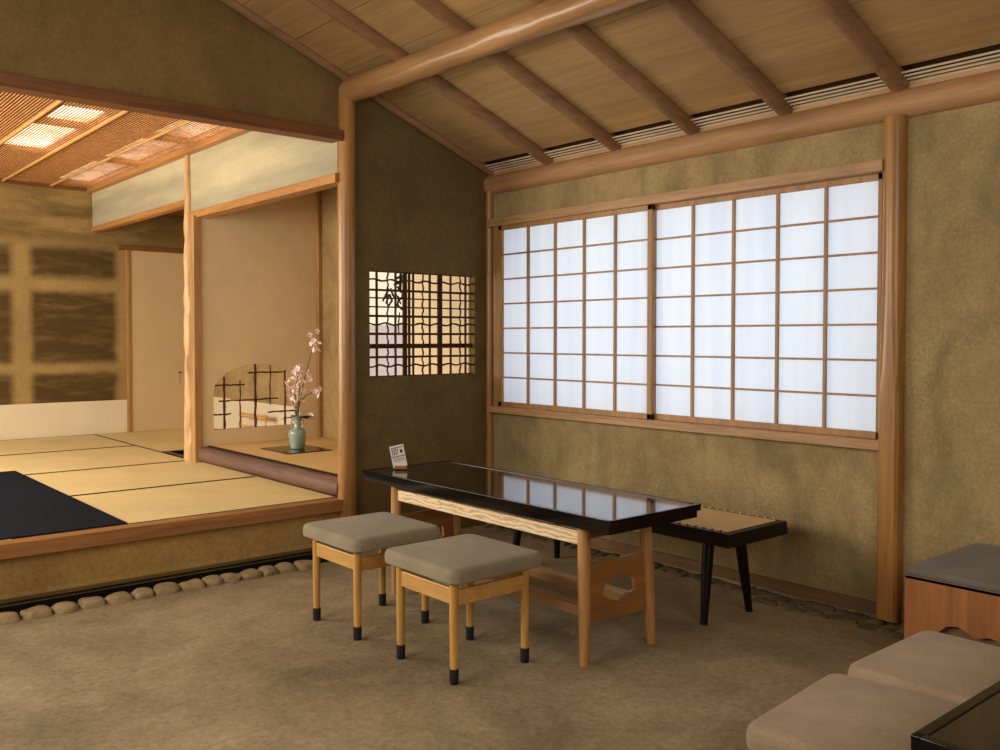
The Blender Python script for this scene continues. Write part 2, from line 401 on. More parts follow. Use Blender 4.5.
# round logs: post, purlin, wall beam, rafters
tag(obj('wall_beam', log(new(), (4.352, -1.5, 2.522), (4.352, 5.2, 2.522), 0.074, 0.075, 24, 20, 0.03, 3), 'beam_log', smooth=True),
    'long round log beam along the top of the window wall', 'beam')
tag(obj('ceiling_log', log(new(), (3.17, -1.5, 2.935), (3.13, 5.19, 3.008), 0.07, 0.078, 70, 24, 0.16, 8), 'log', smooth=True),
    'knobbly peeled log crossing beneath the rafters to the centre post', 'beam')
tag(obj('centre_post', log(new(), (3.105, YB, 0.0), (3.112, YB, 3.0), 0.061, 0.057, 16, 20, 0.035, 1), 'post', smooth=True),
    'tall glossy round post between tatami room opening and lattice wall', 'post')
tag(obj('corner_post', log(new(), (4.318, 5.178, 0.0), (4.318, 5.178, 2.56), 0.03, 0.03, 8, 14, 0.03, 2), 'post', smooth=True),
    'slim round post in the corner beside the lattice window', 'post')
bm = new()
pts = line((4.318, 2.117, 0.02), (4.318, 2.117, 2.462), 18)
rings = []
for i, p in enumerate(pts):
    t = min(1.0, max(0.0, (p.z - 1.1) / 0.5)); ring = []
    for k in range(20):
        a = 2 * math.pi * k / 20; r = 0.053
        c, s_ = math.cos(a), math.sin(a)
        sq = 0.052 / max(abs(c), abs(s_)); rr = min(sq, 0.066) * (1 - t) + r * t
        ring.append(bm.verts.new((p.x + rr * c, p.y + rr * s_, p.z)))
    rings.append(ring)
for a, b in zip(rings, rings[1:]):
    for k in range(20): bm.faces.new((a[k], a[(k + 1) % 20], b[(k + 1) % 20], b[k]))
bm.faces.new(rings[0][::-1]); bm.faces.new(rings[-1])
tag(obj('window_post', bm, 'post', smooth=True), 'stout orange-brown post at the near end of the paper window', 'post')
where = ['lying against the back wall above the lattice', 'next to the one lying on the back wall', 'meeting the wall beam above the left paper sash',
         'meeting the wall beam over the middle of the window', 'meeting the wall beam above the near paper sash', 'ending just above the stout window post']
for i, y in enumerate((5.165, 4.55, 3.935, 3.325, 2.72, 2.10)):
    bm = new(); r0 = 0.05 if i else 0.034
    a = Vector((4.335, y, roof(4.335) + 0.047)); b = Vector((-1.2, y, roof(-1.2) + 0.05))
    tube(bm, line(a, b, 26), [r0] * 27, 14, 0.06, i * 5.0)
    tag(obj('rafter', bm, 'rafter', smooth=True), 'round brown log rafter ' + where[i], 'rafter', 'log rafters under the sloping ceiling')

# baseboard and cobbles along the window wall
bm = box(new(), XW - 0.018, XW, 2.17, 5.15, 0.025, 0.085, 0.003)
struct(obj('baseboard_right', bm, 'baseboard'))
struct(obj('baseboard_right_near', box(new(), XW - 0.018, XW, -1.5, 2.06, 0.025, 0.085, 0.003), 'baseboard'))
rnd = random.Random(4)
def pebble(bm, c, sx, sy, sz, seed, sub=3, rough=0.12):
    r = bmesh.ops.create_icosphere(bm, subdivisions=sub, radius=1.0)
    for v in r['verts']:
        n = noise.noise(v.co * 1.3 + Vector((seed, 0, 0))) * rough * 2 + noise.noise(v.co * 5 + Vector((0, seed, 0))) * rough * 0.4
        d = v.co.copy(); e = 0.72
        d = Vector([math.copysign(abs(t) ** e, t) for t in d])
        v.co = Vector((c[0] + d.x * sx * (1 + n), c[1] + d.y * sy * (1 + n), c[2] + d.z * sz * (1 + n)))
bm = new()
y = 5.1; k = 0
while y > 1.75:
    w = rnd.uniform(0.03, 0.055)
    pebble(bm, (4.27 + rnd.uniform(-.012, .02), y, 0.002), rnd.uniform(.035, .055), w, rnd.uniform(.008, .02), k, 2, 0.2)
    if y < 2.75: pebble(bm, (4.17 + rnd.uniform(-.03, .02), y, 0.0), rnd.uniform(.03, .05), w, rnd.uniform(.006, .016), k + 50, 2, 0.25)
    y -= w * 1.9; k += 1
tag(obj('foundation_pebbles', bm, 'gravel', smooth=True), 'strip of dull grey pebbles along the foot of the window wall', 'pebbles', kind='stuff')

# ------------------------------------------------------------------ big paper window
win = bpy.data.objects.new('window_1', None); C.objects.link(win); struct(win)
obj('lintel', box(new(), 4.265, 4.42, 2.155, 5.15, 2.205, 2.262, 0.003), 'trim_y', win)
obj('sill', box(new(), 4.265, 4.42, 2.155, 5.15, 0.846, 0.895, 0.003), 'trim_y', win)
obj('jamb', box(new(), 4.30, 4.42, 5.06, 5.12, 0.89, 2.21, 0.002), 'trim_z', win)
obj('jamb', box(new(), 4.30, 4.42, 2.155, 2.172, 0.89, 2.21, 0.002), 'dark_lintel', win)
def sash(x, y0, y1, z0, z1, st):
    bm = new(); t = 0.024
    box(bm, x, x + t, y0, y0 + st, z0, z1, 0.002); box(bm, x, x + t, y1 - st, y1, z0, z1, 0.002)
    box(bm, x, x + t, y0, y1, z1 - 0.032, z1, 0.002); box(bm, x, x + t, y0, y1, z0, z0 + 0.034, 0.002)
    ya, yb, za, zb = y0 + st, y1 - st, z0 + 0.034, z1 - 0.032
    for i in range(1, 5):
        yy = ya + (yb - ya) * i / 5; box(bm, x + 0.004, x + t - 0.002, yy - 0.0075, yy + 0.0075, za, zb)
    for i in range(1, 7):
        zz = za + (zb - za) * i / 7; box(bm, x + 0.006, x + t - 0.004, ya, yb, zz - 0.0055, zz + 0.0055)
    s = obj('sash', bm, 'trim_z', win)
    obj('paper', box(new(), x + t - 0.0015, x + t, ya - 0.01, yb + 0.01, za - 0.01, zb + 0.01), 'shoji', s)
sash(4.295, 3.612, 5.055, 0.895, 2.207, 0.036)
sash(4.332, 2.172, 3.66, 0.895, 2.207, 0.036)

# ------------------------------------------------------------------ lattice window
win = bpy.data.objects.new('window_2', None); C.objects.link(win); struct(win)
bm = new()
vx = [3.355, 3.508, 3.656, 3.798, 3.984, 4.121]; wx = [3.435, 3.729, 4.062]
hz = [(1.718, .009), (1.664, .0055), (1.604, .0055), (1.542, .009), (1.421, .009), (1.263, .0085)]; wz = [1.785, 1.488, 1.203]
for x in vx: tube(bm, line((x, 5.222, 1.12), (x, 5.222, 1.855), 5), 0.0085, 6, 0.2, x * 9)
for z, q in hz: tube(bm, line((3.28, 5.212, z), (4.20, 5.212, z), 8), q, 6, 0.2, z * 9)
obj('reed_lattice', bm, 'reed_dark', win)
bm = new()
for j, x in enumerate(wx):
    tube(bm, [(x + 0.006 * math.sin(i * 2.0 + j), 5.210, 1.12 + 0.735 * i / 30) for i in range(31)], 0.006, 6, 0.5, x)
for j, z in enumerate(wz):
    tube(bm, [(3.28 + 0.92 * i / 36, 5.205, z + 0.007 * math.sin(i * 1.1 + j * 2)) for i in range(37)], 0.0065, 6, 0.5, z)
obj('wisteria_vine', bm, 'reed_dark', win)
bm = new()
for x, w in ((3.597, 0.015), (3.634, 0.006), (3.900, 0.018)): box(bm, x - w, x + w, 5.232, 5.248, 1.125, 1.85)
for z, w in ((1.337, 0.016), (1.845, 0.004), (1.131, 0.004)): box(bm, 3.286, 4.192, 5.233, 5.247, z - w, z + w)
obj('back_frame', bm, 'dark_board', win)

# ------------------------------------------------------------------ tatami room shell
struct(obj('wall_far', box(new(), -1.3, 4.45, 10.4, 10.5, 0.0, 3.1), 'far_wall'))
struct(obj('trim_far_dado', box(new(), -1.3, 3.392, 10.392, 10.4, ZP, 0.70), 'washi'))
struct(obj('floor_tatami_base', box(new(), -1.3, XW, 5.27, 10.4, 0.02, 0.29), 'dark_board'))
o = struct(obj('trim_front_sill', box(new(), -1.3, 3.07, 5.165, 5.27, 0.257, 0.337, 0.005), 'trim_x'))
bm = new()
prof = [(5.205, 0.257), (5.205, 0.07), (5.200, 0.045), (5.215, 0.020), (5.27, 0.012), (5.27, 0.257)]
n = len(prof); A = [bm.verts.new((-1.3, p[0], p[1])) for p in prof]; B = [bm.verts.new((3.075, p[0], p[1])) for p in prof]
for i in range(n): bm.faces.new((A[i], A[(i + 1) % n], B[(i + 1) % n], B[i]))
bm.faces.new(A); bm.faces.new(B)
struct(obj('wall_platform_skirt', bm, 'skirt_wall'))
struct(obj('trim_front_lintel', box(new(), -1.3, 3.07, 5.155, 5.285, 2.672, 2.738, 0.004), 'dark_lintel'))
# reed ceiling
bm = new(); x = -0.4
while x < 2.99:
    tube(bm, line((x, 5.28, 3.012), (x, 10.4, 3.012), 1), 0.0052, 5, cap=False); x += 0.023
struct(obj('ceiling_reeds', bm, 'reed'))
bm = new()
holes = [rect(1.79, 2.15, 7.56, 8.70), rect(1.84, 2.15, 6.2, 6.5), rect(1.84, 2.15, 6.95, 7.44), rect(2.65, 2.97, 5.4, 7.44), rect(2.65, 2.97, 7.56, 8.70), rect(2.65, 2.97, 8.85, 10.2), rect(1.78, 1.80, 6.2, 7.4)]
struct(obj('ceiling_over_reeds', plate(new(), rect(-1.3, 3.0, 5.27, 10.4), holes, 2, 3.045, 3.055), 'dark_board'))
bm.free()
for i, h in enumerate(holes):
    (x0, y0), _, (x1, y1), _ = h
    o = obj('skylight_panel', box(new(), x0 - .02, x1 + .02, y0 - .02, y1 + .02, 3.058, 3.07), 'lamp' if i in (0, 1, 2, 6) else 'lamp_dim')
    struct(o)
bm = new()
for y in (7.5, 8.76, 6.1): box(bm, -1.3, 3.0, y - 0.055, y + 0.055, 3.02, 3.04)
struct(obj('ceiling_cross_boards', bm, 'dark_board'))
lab = ['beside the darkest reed panels at the left edge', 'crossing next to the brightest reed panel', 'between the brightest panel and the speckled strip', 'nearest the pale hanging wall']
for i, x in enumerate((1.29, 1.745, 2.175, 2.63)):
    tag(obj('ceiling_pole', log(new(), (x, 5.28, 2.995), (x, 10.39, 2.995), 0.014, 0.012, 8, 8, 0.05, i), 'bamboo', smooth=True),
        'thin pale pole under the reed ceiling, ' + lab[i], 'pole', 'poles under the reed ceiling')
struct(obj('trim_reed_edge', box(new(), 2.985, 3.075, 5.27, 10.4, 2.955, 3.03, 0.004), 'orange_y'))
struct(obj('trim_far_top', box(new(), -1.3, 2.99, 10.375, 10.4, 2.97, 3.03, 0.003), 'dark_lintel'))
# hanging wall above tokonoma and recess
struct(obj('wall_hanging', box(new(), 3.05, 3.12, 5.21, 7.66, 2.465, 2.965), 'hanging_wall'))
struct(obj('wall_hanging_recess', box(new(), 3.05, 3.12, 7.66, 10.4, 2.59, 2.965), 'hanging_wall'))
struct(obj('trim_toko_lintel', box(new(), 3.025, 3.13, 5.20, 7.66, 2.405, 2.467, 0.004), 'orange_y'))
struct(obj('trim_recess_lintel', box(new(), 3.03, 3.13, 7.66, 10.395, 2.535, 2.592, 0.02, 4), 'orange_y'))
# tokonoma
arch = [(3.17, 0.60), (3.99, 0.60)]
for i in range(25):
    a = math.pi * i / 24
    arch.append((3.58 + 0.41 * math.cos(a), 0.925 + 0.237 * math.sin(a)))
bm = plate(new(), rect(3.06, 4.30, ZP, 2.95), [arch], 1, 7.50, 7.56)
struct(obj('wall_toko_back', bm, 'toko_wall'))
struct(obj('wall_toko_side', box(new(), 4.20, 4.26, 5.27, 7.50, ZP, 2.9), 'side_wall'))
struct(obj('wall_toko_near', box(new(), 3.15, 4.20, 5.271, 5.275, ZT, 1.10), 'toko_wall'))
struct(obj('ceiling_toko', box(new(), 3.12, 4.2, 5.27, 7.5, 2.80, 2.83), 'board'))
struct(obj('floor_toko', box(new(), 3.10, 4.20, 5.275, 7.5, 0.30, ZT), 'dark_board'))
struct(obj('trim_toko_corner', box(new(), 4.16, 4.20, 7.455, 7.50, ZT, 2.80, 0.004), 'trim_z'))
struct(obj('trim_toko_edge', box(new(), 3.0, 3.066, 7.485, 7.57, ZP, 2.42, 0.003), 'trim_z'))
struct(obj('wall_recess_side', box(new(), XW, XW + 0.12, 5.302, 10.4, 0.0, 2.95), 'side_wall'))
struct(obj('trim_recess_dado', box(new(), XW - 0.008, XW, 7.57, 10.4, ZP, 0.70), 'washi'))
struct(obj('ceiling_recess', box(new(), 3.12, XW, 7.56, 10.4, 2.80, 2.83), 'alcove_ceiling'))
tag(obj('rush_mat', box(new(), 3.135, 4.195, 5.28, 7.495, ZT, ZT + 0.006), 'toko_mat'), 'fine golden rush mat covering the raised alcove floor', 'mat')
bm = new(); box(bm, 3.117, 3.134, 5.28, 7.495, ZT, ZT + 0.007); struct(obj('trim_mat_border', bm, 'heri'))
tag(obj('alcove_sill_log', log(new(), (3.097, 5.215, 0.402), (3.085, 7.60, 0.398), 0.063, 0.062, 20, 18, 0.06, 12), 'purple_log', smooth=True),
    'dark purplish-brown log edging the raised flower alcove', 'log')
bm = new()
n = 40
for i in range(1):
    pts = line((3.035, 7.665, ZP), (3.05, 7.70, 2.962), n)
    rad = [0.060 - 0.026 * (j / n) for j in range(n + 1)]
    tube(bm, pts, rad, 18, 0.28, 30)
tag(obj('alcove_post', bm, 'toko_post', smooth=True), 'pale adzed knotty log post at the outer corner of the alcove', 'post')

# recess far end: sliding door, its lintel and post
struct(obj('trim_door_lintel', box(new(), 3.31, XW, 10.36, 10.4, 2.362, 2.412, 0.003), 'dark_lintel'))
struct(obj('trim_door_post', box(new(), 3.394, 3.43, 10.36, 10.4, ZP, 2.37, 0.003), 'trim_z'))
dr = bpy.data.objects.new('door_1', None); C.objects.link(dr); struct(dr)
obj('paper_panel', box(new(), 3.43, 4.32, 10.375, 10.395, ZP, 2.362, 0.002), 'fusuma', dr)
obj('finger_pull', box(new(), 3.965, 4.01, 10.366, 10.376, 0.985, 0.995), 'reed_dark', dr)
obj('finger_pull', box(new(), 3.965, 3.970, 10.366, 10.376, 0.87, 0.99), 'fusuma', dr)

# tatami mats
def mat(x0, x1, y0, y1, label, edges):
    t = thing('tatami_mat', (x0, y0, 0.29), label, 'tatami mat', 'tatami mats of the raised room')
    obj('rush_surface', box(new(), x0, x1, y0, y1, 0.29, ZP), 'tatami', t)
    for (a0, a1, b0, b1) in edges: obj('cloth_border', box(new(), a0, a1, b0, b1, ZP, ZP + 0.0018), 'heri', t)
    return t
w = 0.03
mat(1.125, 3.07, 5.272, 6.48, 'golden tatami mat closest to the front sill, beside the navy carpet', [(1.125, 3.07, 5.272, 5.288), (1.125, 3.05, 6.44, 6.48)])
mat(1.125, 3.07, 6.482, 7.70, 'golden tatami mat second from the front sill', [(1.125, 3.02, 7.66, 7.70)])
mat(1.125, 3.05, 7.702, 9.09, 'golden tatami mat third from the front sill, ending at the alcove post', [(1.125, 3.05, 9.05, 9.09), (3.03, 3.05, 7.702, 9.09)])
mat(1.125, 3.05, 9.092, 10.39, 'golden tatami mat lying along the weathered far wall', [(3.03, 3.05, 9.092, 10.39), (1.125, 3.05, 10.375, 10.39)])
mat(3.052, 4.32, 8.44, 10.37, 'golden tatami mat in the recess before the sliding paper door', [])
mat(3.64, 4.32, 7.57, 8.438, 'golden tatami mat hidden behind the arched alcove opening', [])
mat(-0.8, 1.123, 5.272, 10.39, 'golden tatami mat partly under the navy carpet at the picture edge', [])
tag(obj('navy_carpet', box(new(), -0.75, 1.722, 5.286, 7.93, ZP + 0.002, ZP + 0.008, 0.002), 'navy'), 'dark navy felt carpet laid over the tatami at the left', 'carpet')
t = thing('sunken_hearth', (3.3, 8.1, 0.29), 'black lacquered hearth frame just behind the alcove post', 'hearth')
obj('hearth_frame', plate(new(), rect(3.052, 3.62, 7.86, 8.42), [rect(3.11, 3.56, 7.92, 8.36)], 2, 0.292, ZP + 0.004), 'lacquer_matte', t)
obj('hearth_pit', box(new(), 3.11, 3.56, 7.92, 8.36, 0.292, 0.296), 'black', t)
struct(obj('floor_recess_strip', box(new(), 3.052, 3.62, 7.57, 7.86, 0.29, ZP), 'tatami'))

# foundation stones, with a black strip behind them painting in the shaded gap
struct(obj('floor_shade_strip', box(new(), -1.3, 3.05, 4.97, 5.205, 0.0, 0.004), 'black'))
xs = [1.02]; rnd = random.Random(9)
ords = ['leftmost', 'second', 'third', 'fourth', 'fifth', 'sixth', 'seventh', 'eighth', 'ninth', 'tenth', 'eleventh', 'twelfth', 'thirteenth', 'fourteenth']
ws = [0.128, 0.145, 0.122, 0.135, 0.14, 0.108, 0.15, 0.132, 0.105, 0.11, 0.122, 0.11, 0.12, 0.13, 0.12]
x = 0.965
for i, wd in enumerate(ws[:14]):
    bm = new(); pebble(bm, (x + wd / 2, 4.955 + rnd.uniform(-.008, .008), 0.006), wd / 2 * 0.98, 0.062, 0.034, i * 3.1, 3, 0.10)
    tag(obj('foundation_stone', bm, 'stone', smooth=True), 'rounded tan stone under the platform, %s of the visible row from the left' % ords[i], 'stone', 'foundation stones below the platform')
    x += wd

# ------------------------------------------------------------------ stools
def cushion(bm, x0, x1, y0, y1, z0, z1, dome=0.012, r=0.02, cr=0.04):
    """Upholstered pad: rounded-rectangle rings from the underside up over the rim to the gently domed top."""
    cx, cy, hx, hy = (x0 + x1) / 2, (y0 + y1) / 2, (x1 - x0) / 2, (y1 - y0) / 2
    def ring(ins, z, dm=0.0):
        out = []; ax, ay = hx - ins, hy - ins; c = max(0.004, cr - ins * 0.6) if ins < 0.06 else min(ax, ay) * 0.25
        c = min(c, ax * 0.98, ay * 0.98)
        for qx, qy, a0 in ((1, 1, 0), (-1, 1, 90), (-1, -1, 180), (1, -1, 270)):
            arc = []
            for k in range(6):
                a = math.radians(a0 + 90 * k / 5); arc.append((cx + qx * (ax - c) + c * math.cos(a), cy + qy * (ay - c) + c * math.sin(a)))
            out += arc
            nx_, ny_ = {0: (-1, 1), 90: (-1, -1), 180: (1, -1), 270: (1, 1)}[a0]
            p = arc[-1]; q = (cx + nx_ * (ax - (0 if a0 in (90, 270) else c)), cy + ny_ * (ay - (c if a0 in (90, 270) else 0)))
            for k in range(1, 6): out.append((p[0] + (q[0] - p[0]) * k / 6, p[1] + (q[1] - p[1]) * k / 6))
        return [bm.verts.new((x, y, z + dm * max(0, math.cos((x - cx) / hx * 1.57)) * max(0, math.cos((y - cy) / hy * 1.57)))) for x, y in out]
    R = [ring(0.006, z0), ring(0.0, z0 + 0.006), ring(-0.002, z0 + (z1 - z0) * 0.5)]
    for k in range(1, 6):
        a = math.radians(90 * k / 5); R.append(ring(r * (1 - math.cos(a)), z1 - r + r * math.sin(a) - 0.002, dome * 0.5))
    for f in (0.05, 0.09, 0.14, 0.19, 0.23): 
        if f < min(hx, hy) - 0.01: R.append(ring(f, z1 - 0.002, dome))
    for a, b in zip(R, R[1:]):
        n = len(a)
        for k in range(n): bm.faces.new((a[k], a[(k + 1) % n], b[(k + 1) % n], b[k]))
    bm.faces.new(R[0][::-1]); bm.faces.new(R[-1])
    return bm
def make_stool(x, y, label, seat='seat'):
    t = thing('upholstered_stool', (x, y, 0), label, 'stool', 'low upholstered stools with black-capped legs')
    hx, hy = 0.192, 0.19
    se = obj('seat', cushion(new(), x - 0.238, x + 0.262, y - 0.246, y + 0.270, 0.414, 0.478), seat, t, True)
    for sx, sy in ((-1, -1), (1, -1), (1, 1), (-1, 1)):
        px, py = x + sx * hx, y + sy * hy
        l = obj('leg', tube(new(), line((px, py, 0.056), (px, py, 0.415), 5), [0.0165, 0.0175, 0.0185, 0.019, 0.019, 0.019], 14), 'stool_wood', t, True)
        cap = obj('leg_cap', lathe(new(), (px, py, 0), [(0.017, 0.0), (0.019, 0.004), (0.020, 0.060), (0.0175, 0.063)], 14), 'rubber', l, True)
        cap['label'] = 'black rubber leg cap'
    for s in (-1, 1):
        obj('rail', box(new(), x + s * hx - 0.009, x + s * hx + 0.009, y - hy, y + hy, 0.322, 0.388, 0.003), 'stool_rail', t)
        obj('rail', box(new(), x - hx, x + hx, y + s * hy - 0.009, y + s * hy + 0.009, 0.316, 0.380, 0.003), 'stool_rail', t)
    return t
def copy_tree(o, parent=None):
    c = o.copy(); C.objects.link(c); ORG[c.name] = ORG.get(o.name, Vector())
    if parent: c.parent = parent
    for ch in list(o.children): copy_tree(ch, c)
    return c
st = make_stool(2.405, 3.07, 'taupe upholstered stool standing closer to the viewer, by the table leg')
s2 = copy_tree(st); s2.location = (2.392, 3.785, 0); s2['label'] = 'taupe upholstered stool standing farther back, by the tatami platform'
s3 = make_stool(2.092, 1.012, 'warm taupe stool seat at bottom edge, overlapped by the black table corner', 'seat_warm')
s3.rotation_euler = (0, 0, math.radians(5.5))
s4 = copy_tree(s3); s4.rotation_euler = (0, 0, 0); s4.location = (2.628, 1.035, 0); s4['label'] = 'warm taupe stool seat at bottom right, in front of the wooden box seat'

# ------------------------------------------------------------------ low table
def make_table(label):
    x0, x1, y0, y1, zt = 2.686, 3.284, 2.472, 4.335, 0.660
    t = thing('lacquered_table', (3.0, 3.4, 0), label, 'table', 'long black lacquered tables')
    bm = new()
    box(bm, x0 + 0.012, x1 - 0.012, y0 + 0.012, y1 - 0.012, zt - 0.062, zt - 0.028, 0.003)
    box(bm, x0, x1, y0, y1, zt - 0.030, zt - 0.004, 0.003)
    for a in ((x0, x0 + 0.022, y0, y1), (x1 - 0.022, x1, y0, y1), (x0, x1, y0, y0 + 0.022), (x0, x1, y1 - 0.022, y1)):
        box(bm, *a, zt - 0.01, zt, 0.002)
    tp = obj('tabletop', bm, 'lacquer', t)
    obj('inset_panel', box(new(), x0 + 0.022, x1 - 0.022, y0 + 0.022, y1 - 0.022, zt - 0.008, zt - 0.0035), 'lacquer_brown', tp)
    for yy, s in ((2.688, -1), (4.11, 1)):
        for xx, sx in ((2.762, -1), (3.155, 1)):
            f = 0.0 if sx < 0 else 0.042
            obj('leg', tube(new(), line((xx + sx * f, yy + s * 0.006, 0), (xx, yy, 0.60), 8), [0.020, 0.023, 0.025, 0.027, 0.028, 0.028, 0.028, 0.028, 0.027], 16), 'table_wood', t, True)
        hole = [(2.875, 0.300), (2.885, 0.327), (2.925, 0.335), (2.95, 0.355), (3.0, 0.353), (3.03, 0.335), (3.075, 0.330), (3.082, 0.272), (3.04, 0.262), (2.985, 0.236), (2.93, 0.25), (2.872, 0.279)]
        obj('end_panel', plate(new(), [(2.79, 0.175), (3.172, 0.165), (3.165, 0.43), (2.79, 0.43)], [hole], 1, yy - 0.009, yy + 0.009), 'panel_wood', t)
        obj('end_rail', box(new(), 2.79, 3.165, yy - 0.012, yy + 0.012, 0.54, 0.599, 0.002), 'panel_wood', t)
    for xx in (2.768, 3.155):
        obj('side_rail', box(new(), xx - 0.012, xx + 0.012, 2.69, 4.11, 0.512, 0.572, 0.003), 'ash', t)
    for a, b in ((2.80, 2.865), (3.085, 3.15)):
        obj('stretcher', box(new(), a, b, 2.70, 4.11, 0.188, 0.232, 0.003), 'panel_wood_y', t)
    return t
tb = make_table('long black lacquered table standing between the two stools and the window')
tb2 = copy_tree(tb)
# turned a quarter and set in the near corner: only its lacquered corner is in view
tb2.rotation_euler = (0, 0, -math.pi / 2)
# source top spans x 2.745..3.315, y 2.485..4.44 about origin (3.0,3.4): local x -.255...315, y -.915..1.04; rotated: x = ly, y = -lx
tb2.location = (1.66 + 0.935, 0.776 - 0.314, 0)
tb2['label'] = 'black lacquered table whose corner shows at the bottom right edge'

# small card stand on the table
t = thing('card_stand', (2.93, 4.20, 0.660), 'small white printed card leaning in a wooden holder on the lacquered table', 'card')
zc = 0.660
bm = box(new(), -0.035, 0.035, -0.02, 0.02, 0, 0.018, 0.004)
R = Matrix.Translation((2.868, 4.22, zc)) @ Matrix.Rotation(math.radians(-38), 4, 'Z')
bm.transform(R); obj('holder', bm, 'panel_wood', t)
Rc = R @ Matrix.Rotation(math.radians(-12), 4, 'X') @ Matrix.Rotation(math.radians(-12), 4, 'Y')
bm = box(new(), -0.04, 0.04, -0.0015, 0.0015, 0.012, 0.135); bm.transform(Rc); cd = obj('card_panel', bm, 'card', t)
bm = new(); rr = random.Random(5)
for k, z in enumerate((0.122, 0.113, 0.104, 0.095, 0.086)):
    xx = -0.032
    while xx < 0.0 + (0.03 if k == 0 else 0):
        l = rr.uniform(0.004, 0.010); box(bm, xx, xx + l, -0.0024, -0.0016, z - 0.0025, z + 0.0025); xx += l + 0.003
box(bm, 0.016, 0.028, -0.0024, -0.0016, 0.088, 0.108); box(bm, -0.038, 0.038, -0.0024, -0.0016, 0.070, 0.074)
for z in (0.062, 0.054, 0.046):
    xx = -0.030
    while xx < 0.028:
        l = rr.uniform(0.003, 0.008); box(bm, xx, xx + l, -0.0024, -0.0016, z - 0.0015, z + 0.0015); xx += l + 0.003
bm.transform(Rc); obj('print', bm, 'ink', cd)

# ------------------------------------------------------------------ black bench with laced tan seat
t = thing('laced_bench', (3.95, 3.4, 0), 'low black bench with laced tan seat, between table and window wall', 'bench')
x0, x1, y0, y1 = 3.622, 4.125, 2.566, 4.22
bm = new()
plate(bm, rect(x0, x1, y0, y1), [rect(x0 + .032, x1 - .032, y0 + .032, y1 - .032)], 2, 0.393, 0.457)
bmesh.ops.bevel(bm, geom=bm.edges[:], offset=0.003, segments=1, affect='EDGES')
obj('frame', bm, 'lacquer_matte', t)
st_ = obj('seat', box(new(), x0 + 0.03, x1 - 0.03, y0 + 0.03, y1 - 0.03, 0.455 - 0.02, 0.455 + 0.003, 0.004), 'cane', t)
for xx in (x0 + 0.032, x1 - 0.032):
    pts = []; yy = y0 + 0.045
    while yy < y1 - 0.06:
        pts += [(xx - 0.012, yy, 0.457), (xx - 0.004, yy + 0.012, 0.466), (xx + 0.006, yy + 0.022, 0.466), (xx + 0.012, yy + 0.030, 0.459), (xx, yy + 0.038, 0.457)]
        yy += 0.05
    obj('cord_lacing', tube(new(), pts, 0.0032, 5), 'slat_pale', st_)
for (tx, ty, fx, fy) in ((3.66, 2.71, 3.598, 2.69), (3.82, 2.64, 3.955, 2.675), (3.67, 4.10, 3.64, 4.14), (3.95, 4.08, 3.99, 4.12)):
    l = obj('leg', tube(new(), line((fx, fy, 0.0), (tx, ty, 0.393 + 0.01), 6), [0.018, 0.020, 0.023, 0.025, 0.027, 0.028, 0.028], 10), 'lacquer_matte', t, True)

# ------------------------------------------------------------------ box seat by the wall
t = thing('box_seat', (4.03, 1.3, 0), 'orange wooden box seat with grey pad against the right wall', 'box seat')
bx0, bx1, by0, by1 = 3.615, 4.30, 0.75, 1.712
hole = [(1.590, 0.03), (1.598, 0.15), (1.592, 0.20), (1.575, 0.240), (1.545, 0.268), (1.505, 0.276), (1.462, 0.262), (1.44, 0.245), (1.42, 0.252), (1.385, 0.262), (1.33, 0.250), (1.29, 0.22), (1.27, 0.19), (1.23, 0.19), (1.19, 0.15), (1.20, 0.03)]
bm = plate(new(), rect(by0, by1, 0.0, 0.438), [hole], 0, bx0, bx0 + 0.018)
box(bm, bx0 + 0.018, bx1, by1 - 0.018, by1, 0, 0.438); box(bm, bx0 + 0.018, bx1, by0, by0 + 0.018, 0, 0.438)
box(bm, bx1 - 0.018, bx1, by0, by1, 0, 0.438); box(bm, bx0, bx1, by0, by1, 0.425, 0.440, 0.002)
obj('box_body', bm, 'box_wood', t)
obj('cutout_backing', box(new(), bx0 + 0.035, bx0 + 0.05, by0 + 0.02, by1 - 0.02, 0, 0.42), 'brown_board', t)
obj('seat_pad', cushion(new(), bx0 - 0.005, bx1, by0, by1 + 0.005, 0.440, 0.475, 0.004, 0.015), 'seat_blue', t, True)

# ------------------------------------------------------------------ tokonoma contents
zf = ZT + 0.006
tag(obj('lacquer_tray', box(new(), 3.36, 3.76, 6.52, 7.00, zf, zf + 0.008, 0.003), 'lacquer'), 'square black lacquered board under the celadon vase', 'tray')
vx_, vy_ = 3.575, 6.77; vz = zf + 0.008
t = thing('celadon_vase', (vx_, vy_, vz), 'celadon green vase with two small handles on the black board', 'vase')
prof = [(0.045, 0), (0.058, 0.004), (0.064, 0.03), (0.070, 0.10), (0.073, 0.128), (0.068, 0.148), (0.052, 0.160), (0.034, 0.170), (0.028, 0.182), (0.027, 0.225), (0.031, 0.245), (0.046, 0.262), (0.058, 0.270), (0.056, 0.274), (0.040, 0.266), (0.024, 0.250)]
obj('body', lathe(new(), (vx_, vy_, vz), prof, 32), 'celadon', t, True)
for s in (-1, 1):
    hx, hy = 0.76 * s, -0.65 * s
    pts = [(vx_ + hx * r, vy_ + hy * r, vz + z) for r, z in ((0.026, 0.235), (0.046, 0.238), (0.050, 0.215), (0.044, 0.200), (0.048, 0.185), (0.036, 0.176))]
    obj('handle', tube(new(), pts, 0.007, 8), 'celadon', t, True)

